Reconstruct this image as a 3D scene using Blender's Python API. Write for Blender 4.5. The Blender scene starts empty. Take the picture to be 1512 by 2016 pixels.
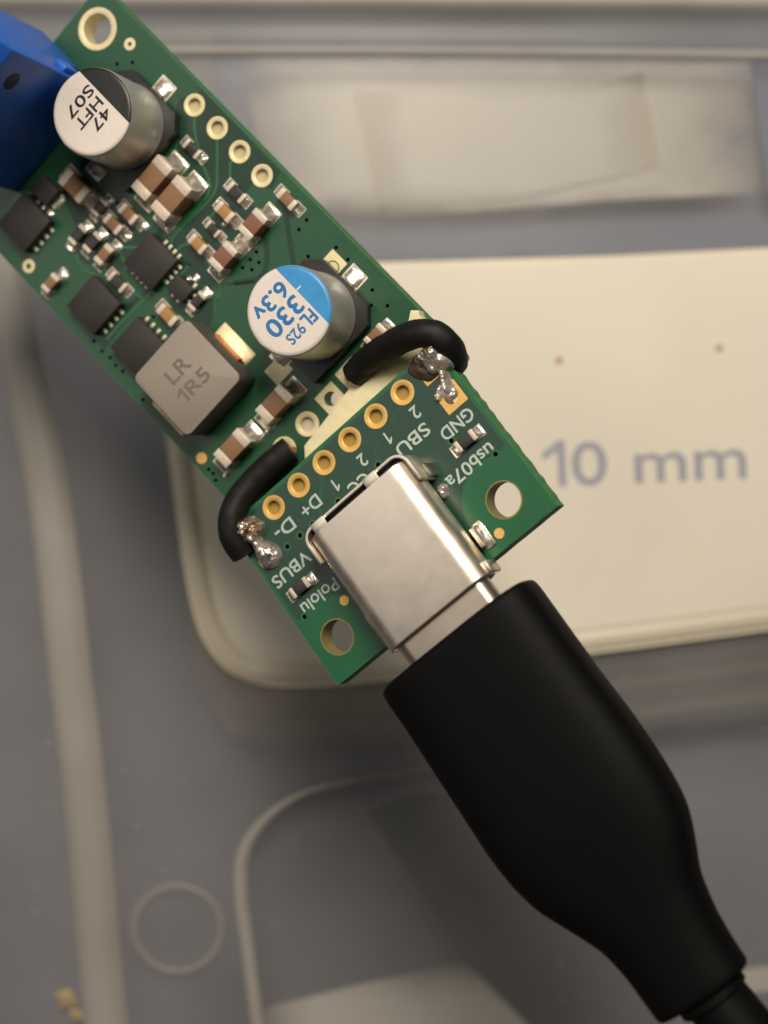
import bpy, bmesh, math, random
from mathutils import Vector, Matrix, noise
from mathutils.geometry import tessellate_polygon

# ------------------------------------------------------------------ camera
S = 0.001                      # everything below is written in millimetres
F_PX, CX, CY = 2800.0, 756.0, 1008.0     # focal length and centre in photo pixels
D = 130.0                      # camera height above the box lid (mm)
scn = bpy.context.scene
cd = bpy.data.cameras.new('camera')
cd.sensor_fit = 'HORIZONTAL'; cd.sensor_width = 36.0
cd.lens = 36.0 * F_PX / 1512.0
cd.clip_start = 0.005; cd.clip_end = 20.0
cd.dof.use_dof = True
cd.dof.focus_distance = 97.5 * S
cd.dof.aperture_fstop = cd.lens / 2.5      # a 2.5 mm wide pupil
cam = bpy.data.objects.new('camera', cd)
scn.collection.objects.link(cam)
cam.location = (0, 0, D * S)
scn.camera = cam

# ------------------------------------------------------------------ room light
w = bpy.data.worlds.new('World'); scn.world = w; w.use_nodes = True
bg = w.node_tree.nodes['Background']
bg.inputs[0].default_value = (1.0, 0.92, 0.82, 1); bg.inputs[1].default_value = 0.05

def area(name, loc, target, size, watts, col):
    l = bpy.data.lights.new(name, 'AREA'); l.shape = 'DISK'; l.size = size * S
    l.energy = watts; l.color = col
    o = bpy.data.objects.new(name, l); scn.collection.objects.link(o)
    o.location = Vector(loc) * S
    o.rotation_euler = (Vector(target) - Vector(loc)).to_track_quat('-Z', 'Y').to_euler()
    return o
area('ceiling_lamp', (2, 132, 228), (5, 10, 0), 105, 0.67, (1.0, 0.90, 0.76))
area('shell_fill', (-560, 140, 500), (0, 0, 20), 520, 1.0, (1.0, 0.92, 0.84))  # added fill lamp, no known source; brightens the steel shell's reflection

vs = scn.view_settings
vs.view_transform = 'Standard'; vs.look = 'None'; vs.exposure = 0.0; vs.gamma = 1.0
vs.use_curve_mapping = False

# ------------------------------------------------------------------ materials
def lin(c):
    return tuple(((v / 255.0) / 12.92 if v / 255.0 <= 0.04045 else ((v / 255.0 + 0.055) / 1.055) ** 2.4) for v in c)

MATS = {}
def mat(name, col, rough=0.5, metal=0.0, var=0.10, scale=1.5, bump=0.0, bscale=8.0, coat=0.0,
        sss=0.0, transp=0.0, spec=0.5, rvar=0.0, col2=None):
    if name in MATS: return MATS[name]
    m = bpy.data.materials.new(name); m.use_nodes = True
    nt = m.node_tree; N = nt.nodes; L = nt.links
    b = N['Principled BSDF']; out = N['Material Output']
    c = lin(col)
    b.inputs['Roughness'].default_value = rough
    b.inputs['Metallic'].default_value = metal
    b.inputs['Specular IOR Level'].default_value = spec
    if coat:
        b.inputs['Coat Weight'].default_value = coat; b.inputs['Coat Roughness'].default_value = 0.12
    if sss:
        b.inputs['Subsurface Weight'].default_value = sss
        b.inputs['Subsurface Radius'].default_value = (1.0, 0.8, 0.5)
        b.inputs['Subsurface Scale'].default_value = 1.2 * S
    tc = N.new('ShaderNodeTexCoord')
    nz = N.new('ShaderNodeTexNoise'); nz.inputs['Scale'].default_value = scale / S
    nz.inputs['Detail'].default_value = 5.0
    L.new(tc.outputs['Object'], nz.inputs['Vector'])
    rp = N.new('ShaderNodeValToRGB')
    rp.color_ramp.elements[0].position = 0.3; rp.color_ramp.elements[1].position = 0.7
    lo = lin(col2) if col2 else tuple(max(0, v * (1 - var)) for v in c)
    hi = tuple(min(1, v * (1 + var)) for v in c)
    rp.color_ramp.elements[0].color = (*lo, 1); rp.color_ramp.elements[1].color = (*hi, 1)
    L.new(nz.outputs['Fac'], rp.inputs['Fac']); L.new(rp.outputs['Color'], b.inputs['Base Color'])
    if rvar:
        mr = N.new('ShaderNodeMapRange'); mr.inputs['To Min'].default_value = max(0.02, rough - rvar)
        mr.inputs['To Max'].default_value = min(1, rough + rvar)
        L.new(nz.outputs['Fac'], mr.inputs['Value']); L.new(mr.outputs['Result'], b.inputs['Roughness'])
    if bump:
        n2 = N.new('ShaderNodeTexNoise'); n2.inputs['Scale'].default_value = bscale / S
        n2.inputs['Detail'].default_value = 3.0
        L.new(tc.outputs['Object'], n2.inputs['Vector'])
        bp = N.new('ShaderNodeBump'); bp.inputs['Strength'].default_value = 0.6
        bp.inputs['Distance'].default_value = bump * S
        L.new(n2.outputs['Fac'], bp.inputs['Height']); L.new(bp.outputs['Normal'], b.inputs['Normal'])
    if transp:
        tr = N.new('ShaderNodeBsdfTransparent'); tr.inputs[0].default_value = (*[0.75 + 0.25 * v for v in c], 1)
        mx = N.new('ShaderNodeMixShader'); mx.inputs[0].default_value = transp
        L.new(b.outputs[0], mx.inputs[1]); L.new(tr.outputs[0], mx.inputs[2]); L.new(mx.outputs[0], out.inputs['Surface'])
    MATS[name] = m
    return m

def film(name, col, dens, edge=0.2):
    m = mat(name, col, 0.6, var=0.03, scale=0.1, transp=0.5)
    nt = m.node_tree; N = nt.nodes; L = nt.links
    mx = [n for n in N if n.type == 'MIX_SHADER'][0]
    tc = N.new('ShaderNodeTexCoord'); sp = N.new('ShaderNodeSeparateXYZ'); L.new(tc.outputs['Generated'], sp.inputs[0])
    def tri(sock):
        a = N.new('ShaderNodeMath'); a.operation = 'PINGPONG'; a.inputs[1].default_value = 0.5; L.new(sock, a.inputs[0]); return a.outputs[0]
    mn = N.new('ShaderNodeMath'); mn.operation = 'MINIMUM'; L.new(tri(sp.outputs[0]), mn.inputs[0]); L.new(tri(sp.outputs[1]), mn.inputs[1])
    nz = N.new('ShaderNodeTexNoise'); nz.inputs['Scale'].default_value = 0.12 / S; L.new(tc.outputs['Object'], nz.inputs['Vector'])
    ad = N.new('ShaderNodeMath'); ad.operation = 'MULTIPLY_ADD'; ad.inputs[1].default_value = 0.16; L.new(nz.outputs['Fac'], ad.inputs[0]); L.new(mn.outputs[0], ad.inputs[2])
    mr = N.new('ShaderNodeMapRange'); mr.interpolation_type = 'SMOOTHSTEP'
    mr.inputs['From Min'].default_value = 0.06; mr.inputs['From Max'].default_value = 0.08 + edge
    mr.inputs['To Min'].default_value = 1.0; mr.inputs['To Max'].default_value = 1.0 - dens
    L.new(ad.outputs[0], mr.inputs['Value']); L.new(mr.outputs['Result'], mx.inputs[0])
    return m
M_POUR   = mat('solder_mask_over_copper', (28, 74, 48), 0.36, var=0.10, scale=0.5, bump=0.006, bscale=3, spec=0.45, rvar=0.14)
M_DARK   = mat('solder_mask_bare', (13, 51, 36), 0.38, var=0.09, scale=0.7, bump=0.006, bscale=3, spec=0.45)
M_TRACE  = mat('solder_mask_over_trace', (38, 90, 52), 0.34, var=0.06, spec=0.45)
M_EDGE   = mat('board_laminate', (52, 118, 66), 0.6, var=0.12, scale=2.0)
M_UBASE  = mat('usb_mask_bare', (18, 88, 52), 0.33, var=0.08, scale=0.5, spec=0.45)
M_UPOUR  = mat('usb_mask_over_copper', (25, 62, 47), 0.33, var=0.10, scale=0.6, bump=0.005, bscale=3, spec=0.45, rvar=0.12)
M_GOLD   = mat('gold_plating', (226, 184, 104), 0.44, 0.5, var=0.06, scale=3)
M_PALE   = mat('pale_pad_plating', (226, 212, 168), 0.50, 0.3, var=0.08, scale=3)
M_TIN    = mat('tinned_pad', (234, 226, 204), 0.42, 0.35, var=0.12, scale=3, bump=0.02, bscale=3)
M_SOLDER = mat('solder', (224, 216, 204), 0.26, 0.8, var=0.12, scale=3, bump=0.05, bscale=2.2, rvar=0.12)
M_TERM   = mat('tin_terminal', (212, 198, 182), 0.45, 0.3, var=0.10, scale=4, bump=0.01, bscale=8)
M_HOLE   = mat('via_hole', (4, 5, 4), 1.0, spec=0.0)
M_BROWN  = mat('ceramic_brown', (132, 98, 70), 0.5, var=0.06, scale=4)
M_TAN    = mat('ceramic_tan', (165, 122, 72), 0.5, var=0.06, scale=4)
M_RED    = mat('ceramic_red_brown', (124, 84, 66), 0.5, var=0.06, scale=4)
M_MAUVE  = mat('ceramic_mauve', (140, 112, 110), 0.5, var=0.06, scale=4)
M_RES    = mat('resistor_black', (46, 42, 40), 0.4, var=0.15, scale=4)
M_CHIP   = mat('chip_epoxy', (42, 37, 36), 0.55, var=0.10, scale=4, bump=0.012, bscale=14)
M_BLACK  = mat('black_plastic', (28, 27, 27), 0.42, var=0.15, scale=2)
M_ALU    = mat('aluminium_can', (214, 213, 208), 0.50, 0.85, var=0.04, scale=0.6)
M_PRINT  = mat('can_top_white', (222, 212, 204), 0.45, 0.15, var=0.03, scale=2, bump=0.006, bscale=10)
M_INK    = mat('black_ink', (26, 24, 24), 0.5)
M_BLUEINK= mat('blue_ink', (30, 108, 172), 0.45, var=0.10, scale=1.2)
M_CYAN   = mat('blue_band', (52, 140, 200), 0.40, var=0.10, scale=0.9)
M_FERR   = mat('inductor_ferrite', (140, 131, 121), 0.62, var=0.07, scale=5, bump=0.02, bscale=12)
M_LASER  = mat('laser_mark', (112, 102, 97), 0.6, var=0.3, scale=5)
M_COPPER = mat('copper_lead', (206, 140, 96), 0.35, 0.85, var=0.15, scale=5)
M_SILK   = mat('silkscreen_white', (176, 190, 180), 0.55, var=0.10, scale=5)
M_BLOCK  = mat('terminal_block_blue', (34, 98, 196), 0.42, var=0.07, scale=0.9, bump=0.01, bscale=5)
M_STEEL  = mat('connector_steel', (228, 218, 204), 0.42, 1.0, var=0.07, scale=0.8, bump=0.006, bscale=1.1, rvar=0.10)
M_STEEL2 = mat('plug_steel', (214, 202, 186), 0.34, 1.0, var=0.05, scale=0.6, rvar=0.06)
M_RUBBER = mat('overmold_black', (6, 6, 6), 0.60, var=0.12, scale=2.0, bump=0.02, bscale=7, spec=0.13)
M_WIRE   = mat('wire_insulation', (16, 15, 15), 0.60, var=0.2, scale=1.5, bump=0.03, bscale=2.5, spec=0.3)
M_TAPE   = mat('foam_tape_cream', (226, 214, 172), 0.6, var=0.08, scale=1.2, bump=0.03, bscale=4, sss=0.3)
M_LID    = mat('milky_lid_plastic', (194, 193, 194), 0.30, var=0.22, scale=0.045, transp=0.85, bump=0.02, bscale=0.6)
M_RIB    = mat('milky_rib_plastic', (196, 190, 180), 0.40, var=0.08, scale=0.12, transp=0.50)
M_BEAD   = mat('milky_bead_plastic', (216, 206, 186), 0.40, var=0.03, scale=0.15, transp=0.15)
M_LABEL  = mat('label_cream', (224, 216, 202), 0.50, var=0.05, scale=0.05)
M_LTEXT  = mat('label_print_grey_blue', (158, 158, 170), 0.6, var=0.05)
M_CARD   = mat('card_cream', (246, 238, 222), 0.7, var=0.03, scale=0.1, transp=0.25)
M_HALO  = film('scatter_halo_sheet', (236, 224, 200), 0.35, 0.12)  # pale colour imitates light scattered in the milky plastic round the label
M_SOFT   = film('frosted_sheet_cream', (252, 246, 234), 0.92, 0.22)
M_BLUES  = film('frosted_sheet_blue', (150, 160, 184), 0.75, 0.10)
M_PATCH   = mat('dark_patch_sheet', (84, 88, 88), 0.35, var=0.05, transp=0.3)  # grey of the dark patch by the plug, possibly shadow put into colour
M_FLOOR  = mat('box_floor_grey', (132, 134, 144), 0.6, var=0.28, scale=0.03)
M_BLUEB  = mat('blue_bag', (96, 112, 150), 0.5, var=0.1, scale=0.1)
M_CRUMB  = mat('crumb_yellow', (160, 142, 108), 0.8, var=0.35, scale=2.0)
M_RUST   = mat('speck_brown', (186, 152, 108), 0.8, var=0.3, scale=3.0)
M_DUST   = mat('dust_white', (225, 222, 216), 0.8)

# ------------------------------------------------------------------ mesh helpers
def link(o): scn.collection.objects.link(o); return o
def empty(name, M=None):
    o = bpy.data.objects.new(name, None); o.empty_display_size = 0.002; link(o)
    if M is not None: o.matrix_world = M
    return o
def tag(o, label, cat, group=None, kind=None):
    if label: o['label'] = label
    if cat: o['category'] = cat
    if group: o['group'] = group
    if kind: o['kind'] = kind
    return o
def mesh_from(verts, faces, name, smooth=False):
    me = bpy.data.meshes.new(name)
    me.from_pydata([(v[0] * S, v[1] * S, v[2] * S) for v in verts], [], faces)
    me.update()
    if smooth:
        for p in me.polygons: p.use_smooth = True
    return me
def put(name, me, material, parent=None, loc=(0, 0, 0), rz=0.0):
    o = bpy.data.objects.new(name, me)
    if material and not me.materials: me.materials.append(material)
    link(o)
    if parent: o.parent = parent
    o.location = Vector(loc) * S; o.rotation_euler = (0, 0, rz)
    return o
def bm_mesh(bm, name, smooth=False):
    bmesh.ops.recalc_face_normals(bm, faces=bm.faces)
    for v in bm.verts: v.co *= S
    me = bpy.data.meshes.new(name); bm.to_mesh(me); bm.free()
    if smooth:
        for p in me.polygons: p.use_smooth = True
        try: me.set_sharp_from_angle(angle=math.radians(40))
        except Exception: pass
    return me
CACHE = {}
def box_mesh(sx, sy, sz, bev=0.03, seg=2, z0=0.0, name='box'):
    k = ('box', round(sx, 3), round(sy, 3), round(sz, 3), bev, seg, z0, name)
    if k in CACHE: return CACHE[k]
    bm = bmesh.new(); bmesh.ops.create_cube(bm, size=1.0)
    for v in bm.verts: v.co = Vector((v.co.x * sx, v.co.y * sy, (v.co.z + 0.5) * sz + z0))
    if bev: bmesh.ops.bevel(bm, geom=bm.edges[:], offset=bev, segments=seg, affect='EDGES', profile=0.5)
    CACHE[k] = bm_mesh(bm, name, True); return CACHE[k]
def rrect(sx, sy, r, n=6):
    pts = []
    for cx, cy, a0 in ((sx / 2 - r, sy / 2 - r, 0), (-sx / 2 + r, sy / 2 - r, 90), (-sx / 2 + r, -sy / 2 + r, 180), (sx / 2 - r, -sy / 2 + r, 270)):
        for i in range(n + 1):
            a = math.radians(a0 + 90 * i / n); pts.append((cx + r * math.cos(a), cy + r * math.sin(a)))
    return pts
def circ(cx, cy, r, n=32): return [(cx + r * math.cos(2 * math.pi * i / n), cy + r * math.sin(2 * math.pi * i / n)) for i in range(n)]
def prism(loops, z0, z1, name, bev=0.0):
    """closed plate from an outer loop and hole loops"""
    vec = [[Vector((p[0], p[1], 0)) for p in l] for l in loops]
    tris = tessellate_polygon(vec)
    flat = [p for l in loops for p in l]; n = len(flat)
    bm = bmesh.new()
    top = [bm.verts.new((p[0], p[1], z1)) for p in flat]; bot = [bm.verts.new((p[0], p[1], z0)) for p in flat]
    for t in tris:
        try: bm.faces.new([top[i] for i in t]); bm.faces.new([bot[i] for i in reversed(t)])
        except ValueError: pass
    k = 0
    for l in loops:
        m = len(l)
        for i in range(m):
            a, b = k + i, k + (i + 1) % m
            try: bm.faces.new((bot[a], bot[b], top[b], top[a]))
            except ValueError: pass
        k += m
    return bm_mesh(bm, name)
def lathe(profile, n, name, smooth=True):
    verts = []; faces = []; m = len(profile)
    for i in range(n):
        a = 2 * math.pi * i / n
        for r, z in profile: verts.append((r * math.cos(a), r * math.sin(a), z))
    for i in range(n):
        j = (i + 1) % n
        for k in range(m - 1):
            faces.append((i * m + k, j * m + k, j * m + k + 1, i * m + k + 1))
    bm = bmesh.new(); vv = [bm.verts.new(v) for v in verts]
    for f in faces:
        try: bm.faces.new([vv[q] for q in f])
        except ValueError: pass
    bmesh.ops.remove_doubles(bm, verts=bm.verts, dist=1e-5)
    return bm_mesh(bm, name, smooth)
def catmull(pts, sub=8):
    P = [Vector(p) for p in pts]; P = [P[0] * 2 - P[1]] + P + [P[-1] * 2 - P[-2]]; out = []
    for i in range(1, len(P) - 2):
        for k in range(sub):
            t = k / sub
            out.append(0.5 * ((2 * P[i]) + (-P[i - 1] + P[i + 1]) * t + (2 * P[i - 1] - 5 * P[i] + 4 * P[i + 1] - P[i + 2]) * t * t + (-P[i - 1] + 3 * P[i] - 3 * P[i + 1] + P[i + 2]) * t ** 3))
    out.append(P[-2]); return out
def tube(pts, rad, name, n=20, sub=8, cap=True, jitter=0.0):
    C = catmull(pts, sub); verts = []; faces = []; up = Vector((0, 0, 1)); prev = None
    for i, c in enumerate(C):
        t = (C[min(i + 1, len(C) - 1)] - C[max(i - 1, 0)]).normalized()
        if prev is None: a = t.cross(up); a = a.normalized() if a.length > 1e-3 else Vector((1, 0, 0))
        else: a = (prev - t * prev.dot(t)).normalized()
        prev = a; b = t.cross(a); r = rad(i / (len(C) - 1)) if callable(rad) else rad
        for k in range(n):
            an = 2 * math.pi * k / n
            q = c + (a * math.cos(an) + b * math.sin(an)) * r
            if jitter: q += (a * math.cos(an) + b * math.sin(an)) * jitter * noise.noise(q * 1.3)
            verts.append(q)
    for i in range(len(C) - 1):
        for k in range(n):
            faces.append((i * n + k, i * n + (k + 1) % n, (i + 1) * n + (k + 1) % n, (i + 1) * n + k))
    bm = bmesh.new(); vv = [bm.verts.new(v) for v in verts]
    for f in faces: bm.faces.new([vv[q] for q in f])
    if cap:
        bm.faces.new([vv[k] for k in range(n)][::-1]); bm.faces.new([vv[(len(C) - 1) * n + k] for k in range(n)])
    return bm_mesh(bm, name, True)
def strip(pts, wid, z, verts, faces):
    """flat ribbon along a polyline appended to lists"""
    P = [Vector((p[0], p[1])) for p in pts]; k0 = len(verts)
    for i, p in enumerate(P):
        d = (P[min(i + 1, len(P) - 1)] - P[max(i - 1, 0)]).normalized(); nrm = Vector((-d.y, d.x)) * wid / 2
        verts += [(p.x + nrm.x, p.y + nrm.y, z), (p.x - nrm.x, p.y - nrm.y, z)]
    for i in range(len(P) - 1):
        faces.append((k0 + 2 * i + 1, k0 + 2 * i + 3, k0 + 2 * i + 2, k0 + 2 * i))
def text_mesh(s, height, width=None, extr=0.006, name='lettering', bold=0.0):
    """text centred on the origin, capital height and overall width in mm"""
    if '1' in s: return text_with_one(s, height, width, extr, name, bold)
    b_mm = bold; bold = 0.0
    c = bpy.data.curves.new(name, 'FONT'); c.body = s; c.size = 1.0; c.align_x = 'LEFT'; c.resolution_u = 4
    o = bpy.data.objects.new(name, c); link(o)
    dg = bpy.context.evaluated_depsgraph_get(); dg.update()
    me = bpy.data.meshes.new_from_object(o.evaluated_get(dg))
    bpy.data.objects.remove(o); bpy.data.curves.remove(c)
    bm = bmesh.new(); bm.from_mesh(me); bpy.data.meshes.remove(me)
    bmesh.ops.dissolve_limit(bm, angle_limit=0.02, verts=bm.verts, edges=bm.edges)
    return finish_text(bm, height, width, extr, name, b_mm)
def text_with_one(s, height, width, extr, name, bold):
    """the built-in 1 is a bare bar, so the numeral gets its flag here"""
    pre, rest = s.split('1', 1); bm = bmesh.new()
    t = 0.085; H1 = 0.73
    f = [(0.30, 0), (0.30, H1), (0.30 - t * 0.9, H1), (0.02, 0.54), (0.02, 0.54 - t * 1.15), (0.30 - t, 0.59), (0.30 - t, 0)]
    bm.faces.new([bm.verts.new((x, y, 0)) for x, y in reversed(f)])
    if rest:
        c = bpy.data.curves.new(name, 'FONT'); c.body = rest; c.size = 1.0; c.resolution_u = 4
        o = bpy.data.objects.new(name, c); link(o)
        dg = bpy.context.evaluated_depsgraph_get(); dg.update()
        me = bpy.data.meshes.new_from_object(o.evaluated_get(dg)); bpy.data.objects.remove(o); bpy.data.curves.remove(c)
        for v in me.vertices: v.co.x += 0.36
        bm.from_mesh(me); bpy.data.meshes.remove(me)
        bmesh.ops.dissolve_limit(bm, angle_limit=0.02, verts=bm.verts, edges=bm.edges)
    return finish_text(bm, height, width, extr, name, bold)
def finish_text(bm, height, width, extr, name, b_mm=0.0):
    xs = [v.co.x for v in bm.verts]; ys = [v.co.y for v in bm.verts]
    x0, x1, y0, y1 = min(xs), max(xs), min(ys), max(ys)
    sy = height / (y1 - y0); sx = width / (x1 - x0) if width else sy
    for v in bm.verts: v.co = Vector(((v.co.x - (x0 + x1) / 2) * sx, (v.co.y - (y0 + y1) / 2) * sy, 0))
    r = bmesh.ops.extrude_face_region(bm, geom=bm.faces[:])
    for g in r['geom']:
        if isinstance(g, bmesh.types.BMVert): g.co.z += extr
    if b_mm:                       # heavier strokes: the same outline set off round a small circle
        geo = bm.verts[:] + bm.edges[:] + bm.faces[:]
        for k in range(8):
            a = math.pi * 2 * k / 8
            d = bmesh.ops.duplicate(bm, geom=geo)
            off = Vector((b_mm * math.cos(a), b_mm * math.sin(a), 0.0007 * (k + 1)))
            for g in d['geom']:
                if isinstance(g, bmesh.types.BMVert): g.co += off
    return bm_mesh(bm, name)

# ------------------------------------------------------------------ poses (camera frame, mm, found from pad pitch and board edges)
def pose(R, t): return Matrix([[*R[0], t[0] * S], [*R[1], t[1] * S], [*R[2], (t[2] + D) * S], [0, 0, 0, 1]])
RU = ((-0.718059, 0.570949, -0.398005), (-0.618065, -0.786028, -0.012498), (-0.319979, 0.237019, 0.917298))
TU = (3.345713, 11.432358, -96.324166)
RB = ((0.677453, -0.677087, -0.28742), (0.693681, 0.718059, -0.056544), (0.244669, -0.161072, 0.956134))
TB = (-7.838722, -3.081605, -104.040922)
def unproject(R, t, px, py, z=0.0):
    d = Vector(((px - CX) / F_PX, -(py - CY) / F_PX, -1.0)); m = Matrix(R); tv = Vector(t)
    n = m.col[2]; o = tv + n * z; k = n.dot(o) / n.dot(d)
    return m.transposed() @ (d * k - tv)
def UB(px, py, z=0.0): return unproject(RU, TU, px, py, z)
def BB(px, py, z=0.0): return unproject(RB, TB, px, py, z)
def LID(px, py, z=0.0): return Vector(((px - CX) * (D - z) / F_PX, -(py - CY) * (D - z) / F_PX, z))
MU, MB_ = pose(RU, TU), pose(RB, TB)
def U2B(p):   # usb board frame -> regulator board frame
    m = Matrix(RB).transposed()
    return m @ (Matrix(RU) @ Vector(p) + Vector(TU) - Vector(TB))

# ================================================================== SETTING: the storage box
def seg_dist(p, pts):
    best = 1e9
    for a, b in zip(pts, pts[1:]):
        ab = b - a; t = max(0, min(1, (p - a).dot(ab) / ab.length_squared)); best = min(best, (p - a - ab * t).length)
    return best
def px2(path): return [Vector(LID(x, y)[:2]) for x, y in path]
def smooth2(pts, sub=10): return [Vector((q.x, q.y)) for q in catmull([(p.x, p.y, 0) for p in pts], sub)]

box_floor = put('box_floor', box_mesh(230, 286, 2, 0.3, 2, -24, 'box_floor'), M_FLOOR)
tag(box_floor, 'grey bottom of the storage box seen dimly through the milky lid', 'box bottom', kind='structure')

lid = empty('storage_box_lid')
tag(lid, 'milky translucent plastic storage box lid with raised ribs and cream label window', 'box lid')

# lower recess outline (rounded corner), its wall steps down
rec = smooth2(px2([(1700, 1400), (1300, 1440), (1000, 1490), (800, 1520), (680, 1540), (590, 1565), (520, 1615), (478, 1680), (472, 1760), (484, 1860), (504, 2016), (530, 2200), (560, 2500)]), 6)
def inside(p, poly):
    c = False; j = len(poly) - 1
    for i in range(len(poly)):
        a, b = poly[i], poly[j]
        if (a.y > p.y) != (b.y > p.y) and p.x < (b.x - a.x) * (p.y - a.y) / (b.y - a.y) + a.x: c = not c
        j = i
    return c
rec_poly = rec + px2([(2600, 2600), (2600, 1350)])
trough = px2([(200, 450), (700, 462), (1100, 455), (1700, 430)])
troughT = px2([(-200, 50), (700, 52), (1700, 58)])
def sstep(e0, e1, x):
    t = max(0, min(1, (x - e0) / (e1 - e0))); return t * t * (3 - 2 * t)
def lid_height(x, y):
    p = Vector((x, y)); h = 0.0
    if p.x > -16 and p.y < -18:
        d = seg_dist(p, rec); sd = -d if inside(p, rec_poly) else d
        h -= 1.3 * (1 - sstep(-2.6, 0.6, sd))
    d = seg_dist(p, troughT); h -= 1.2 * (1 - sstep(1.0, 2.2, d))
    # broad gentle crown of the moulding
    h -= 0.0009 * min(46, max(0, -p.y - 12)) ** 2 * 0.35
    # faint ejector mark
    e = LID(350, 1830); r = math.hypot(x - e.x, y - e.y)
    h += 0.16 * math.exp(-((r - 3.95) / 0.32) ** 2)
    return h
nx, ny = 170, 210; X0, X1, Y0, Y1 = -46.0, 46.0, -58.0, 58.0
vv = []; ff = []
gx = [-112, -90, -70, -56] + [X0 + (X1 - X0) * i / nx for i in range(nx + 1)] + [56, 70, 90, 112]
gy = [-140, -110, -85, -70] + [Y0 + (Y1 - Y0) * j / ny for j in range(ny + 1)] + [70, 85, 110, 140]
nx += 8; ny += 8
for y in gy:
    for x in gx: vv.append((x, y, lid_height(x, y)))
for j in range(ny):
    for i in range(nx):
        a = j * (nx + 1) + i; ff.append((a, a + 1, a + nx + 2, a + nx + 1))
sheet = put('lid_sheet', mesh_from(vv, ff, 'lid_sheet', True), M_LID, lid)
sm = sheet.modifiers.new('thickness', 'SOLIDIFY'); sm.thickness = 1.2 * S; sm.offset = -1

def rib(name, path, wid, hgt, material=M_RIB, zoff=0.0):
    """low rounded bead following a path on the lid"""
    P = smooth2(px2(path), 8); verts = []; faces = []; m = 9
    for i, p in enumerate(P):
        d = (P[min(i + 1, len(P) - 1)] - P[max(i - 1, 0)]).normalized(); nr = Vector((-d.y, d.x))
        wd = wid(i / (len(P) - 1)) if callable(wid) else wid
        for k in range(m):
            t = -1 + 2 * k / (m - 1); q = p + nr * t * wd / 2
            z = lid_height(p.x, p.y) + zoff + hgt * (1 - abs(t) ** 2.6)
            verts.append((q.x, q.y, z - 0.05 * abs(t)))
    for i in range(len(P) - 1):
        for k in range(m - 1):
            a = i * m + k; faces.append((a, a + m, a + m + 1, a + 1))
    o = put(name, mesh_from(verts, faces, name, True), material, lid)
    return o
rib('rib', [(-15, 300), (20, 600), (60, 800), (100, 1000), (135, 1300), (170, 1600), (207, 2016), (240, 2300)], 3.9, 0.9)
rib('rib', [(-300, 102), (350, 102), (900, 103), (1600, 112)], 1.1, 0.7)
rib('rib', [(-300, -5), (350, -2), (900, 0), (1700, 6)], 1.7, 0.7)
rib('rib', [(1050, 1480), (800, 1522), (680, 1541), (590, 1566), (520, 1616), (479, 1680), (473, 1760), (485, 1860), (505, 2016), (530, 2180)], lambda t: 0.2 + 1.0 * sstep(0.15, 0.6, t), 0.26, zoff=0.02)
rib('ejector_mark', [(350 + 86 * math.cos(math.radians(a)), 1830 + 84 * math.sin(math.radians(a))) for a in range(0, 361, 20)], 0.6, 0.14, mat('milky_mark', (196, 190, 182), 0.4, var=0.05, transp=0.72))
# label window: raised plate, bead round it
lab_px = [(300, 500), (318, 760), (352, 1040), (378, 1190), (408, 1270), (460, 1325), (545, 1350), (700, 1345), (1000, 1306), (1300, 1268), (1700, 1214)]
LP = smooth2(px2(lab_px), 6)
LPoly = [(p.x, p.y) for p in LP] + [tuple(LID(1700, 480)[:2]), tuple(LID(1200, 506)[:2]), tuple(LID(640, 522)[:2])]
put('window_plate', prism([LPoly], 0.01, 0.5, 'window_plate'), mat('window_plate_milky', (222, 212, 190), 0.40, var=0.03, scale=0.1), lid)
inn_px = [(395, 540), (398, 760), (412, 1000), (432, 1170), (462, 1245), (520, 1290), (640, 1296), (1000, 1256), (1300, 1219), (1700, 1166)]
IP = smooth2(px2(inn_px), 6)
IPoly = [(p.x, p.y) for p in IP] + [tuple(LID(1700, 492)[:2]), tuple(LID(1200, 518)[:2]), tuple(LID(640, 534)[:2])]
label = put('label', prism([IPoly], 0.505, 0.62, 'label'), M_LABEL, lid)
label['label'] = 'cream label sheet printed 10 mm'
rib('bead', [(x + 22, y - 12) if i < 6 else (x, y - 26) for i, (x, y) in enumerate(lab_px)], 2.0, 0.34, M_BEAD, 0.5)
tl = text_mesh('10 mm', 4.15, 18.4, 0.02, 'lettering', bold=0.07)
o = put('lettering', tl, M_LTEXT, label, (LID(1266, 906).x, LID(1266, 906).y, 0.622), math.radians(2.6))
for (x, y, r) in ((1099, 711, 0.36), (1413, 687, 0.36)):
    p = LID(x, y)
    o = put('rust_speck', lathe([(0, 0.14), (r * .7, 0.1), (r, 0)], 9, 'rust_speck'), M_RUST, None, (p.x, p.y, 0.62))
    tag(o, 'brown speck on the cream label above the numeral 1' if x < 1200 else 'brown speck on the cream label above the last letter m', 'speck', 'brown specks on the label')

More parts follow.
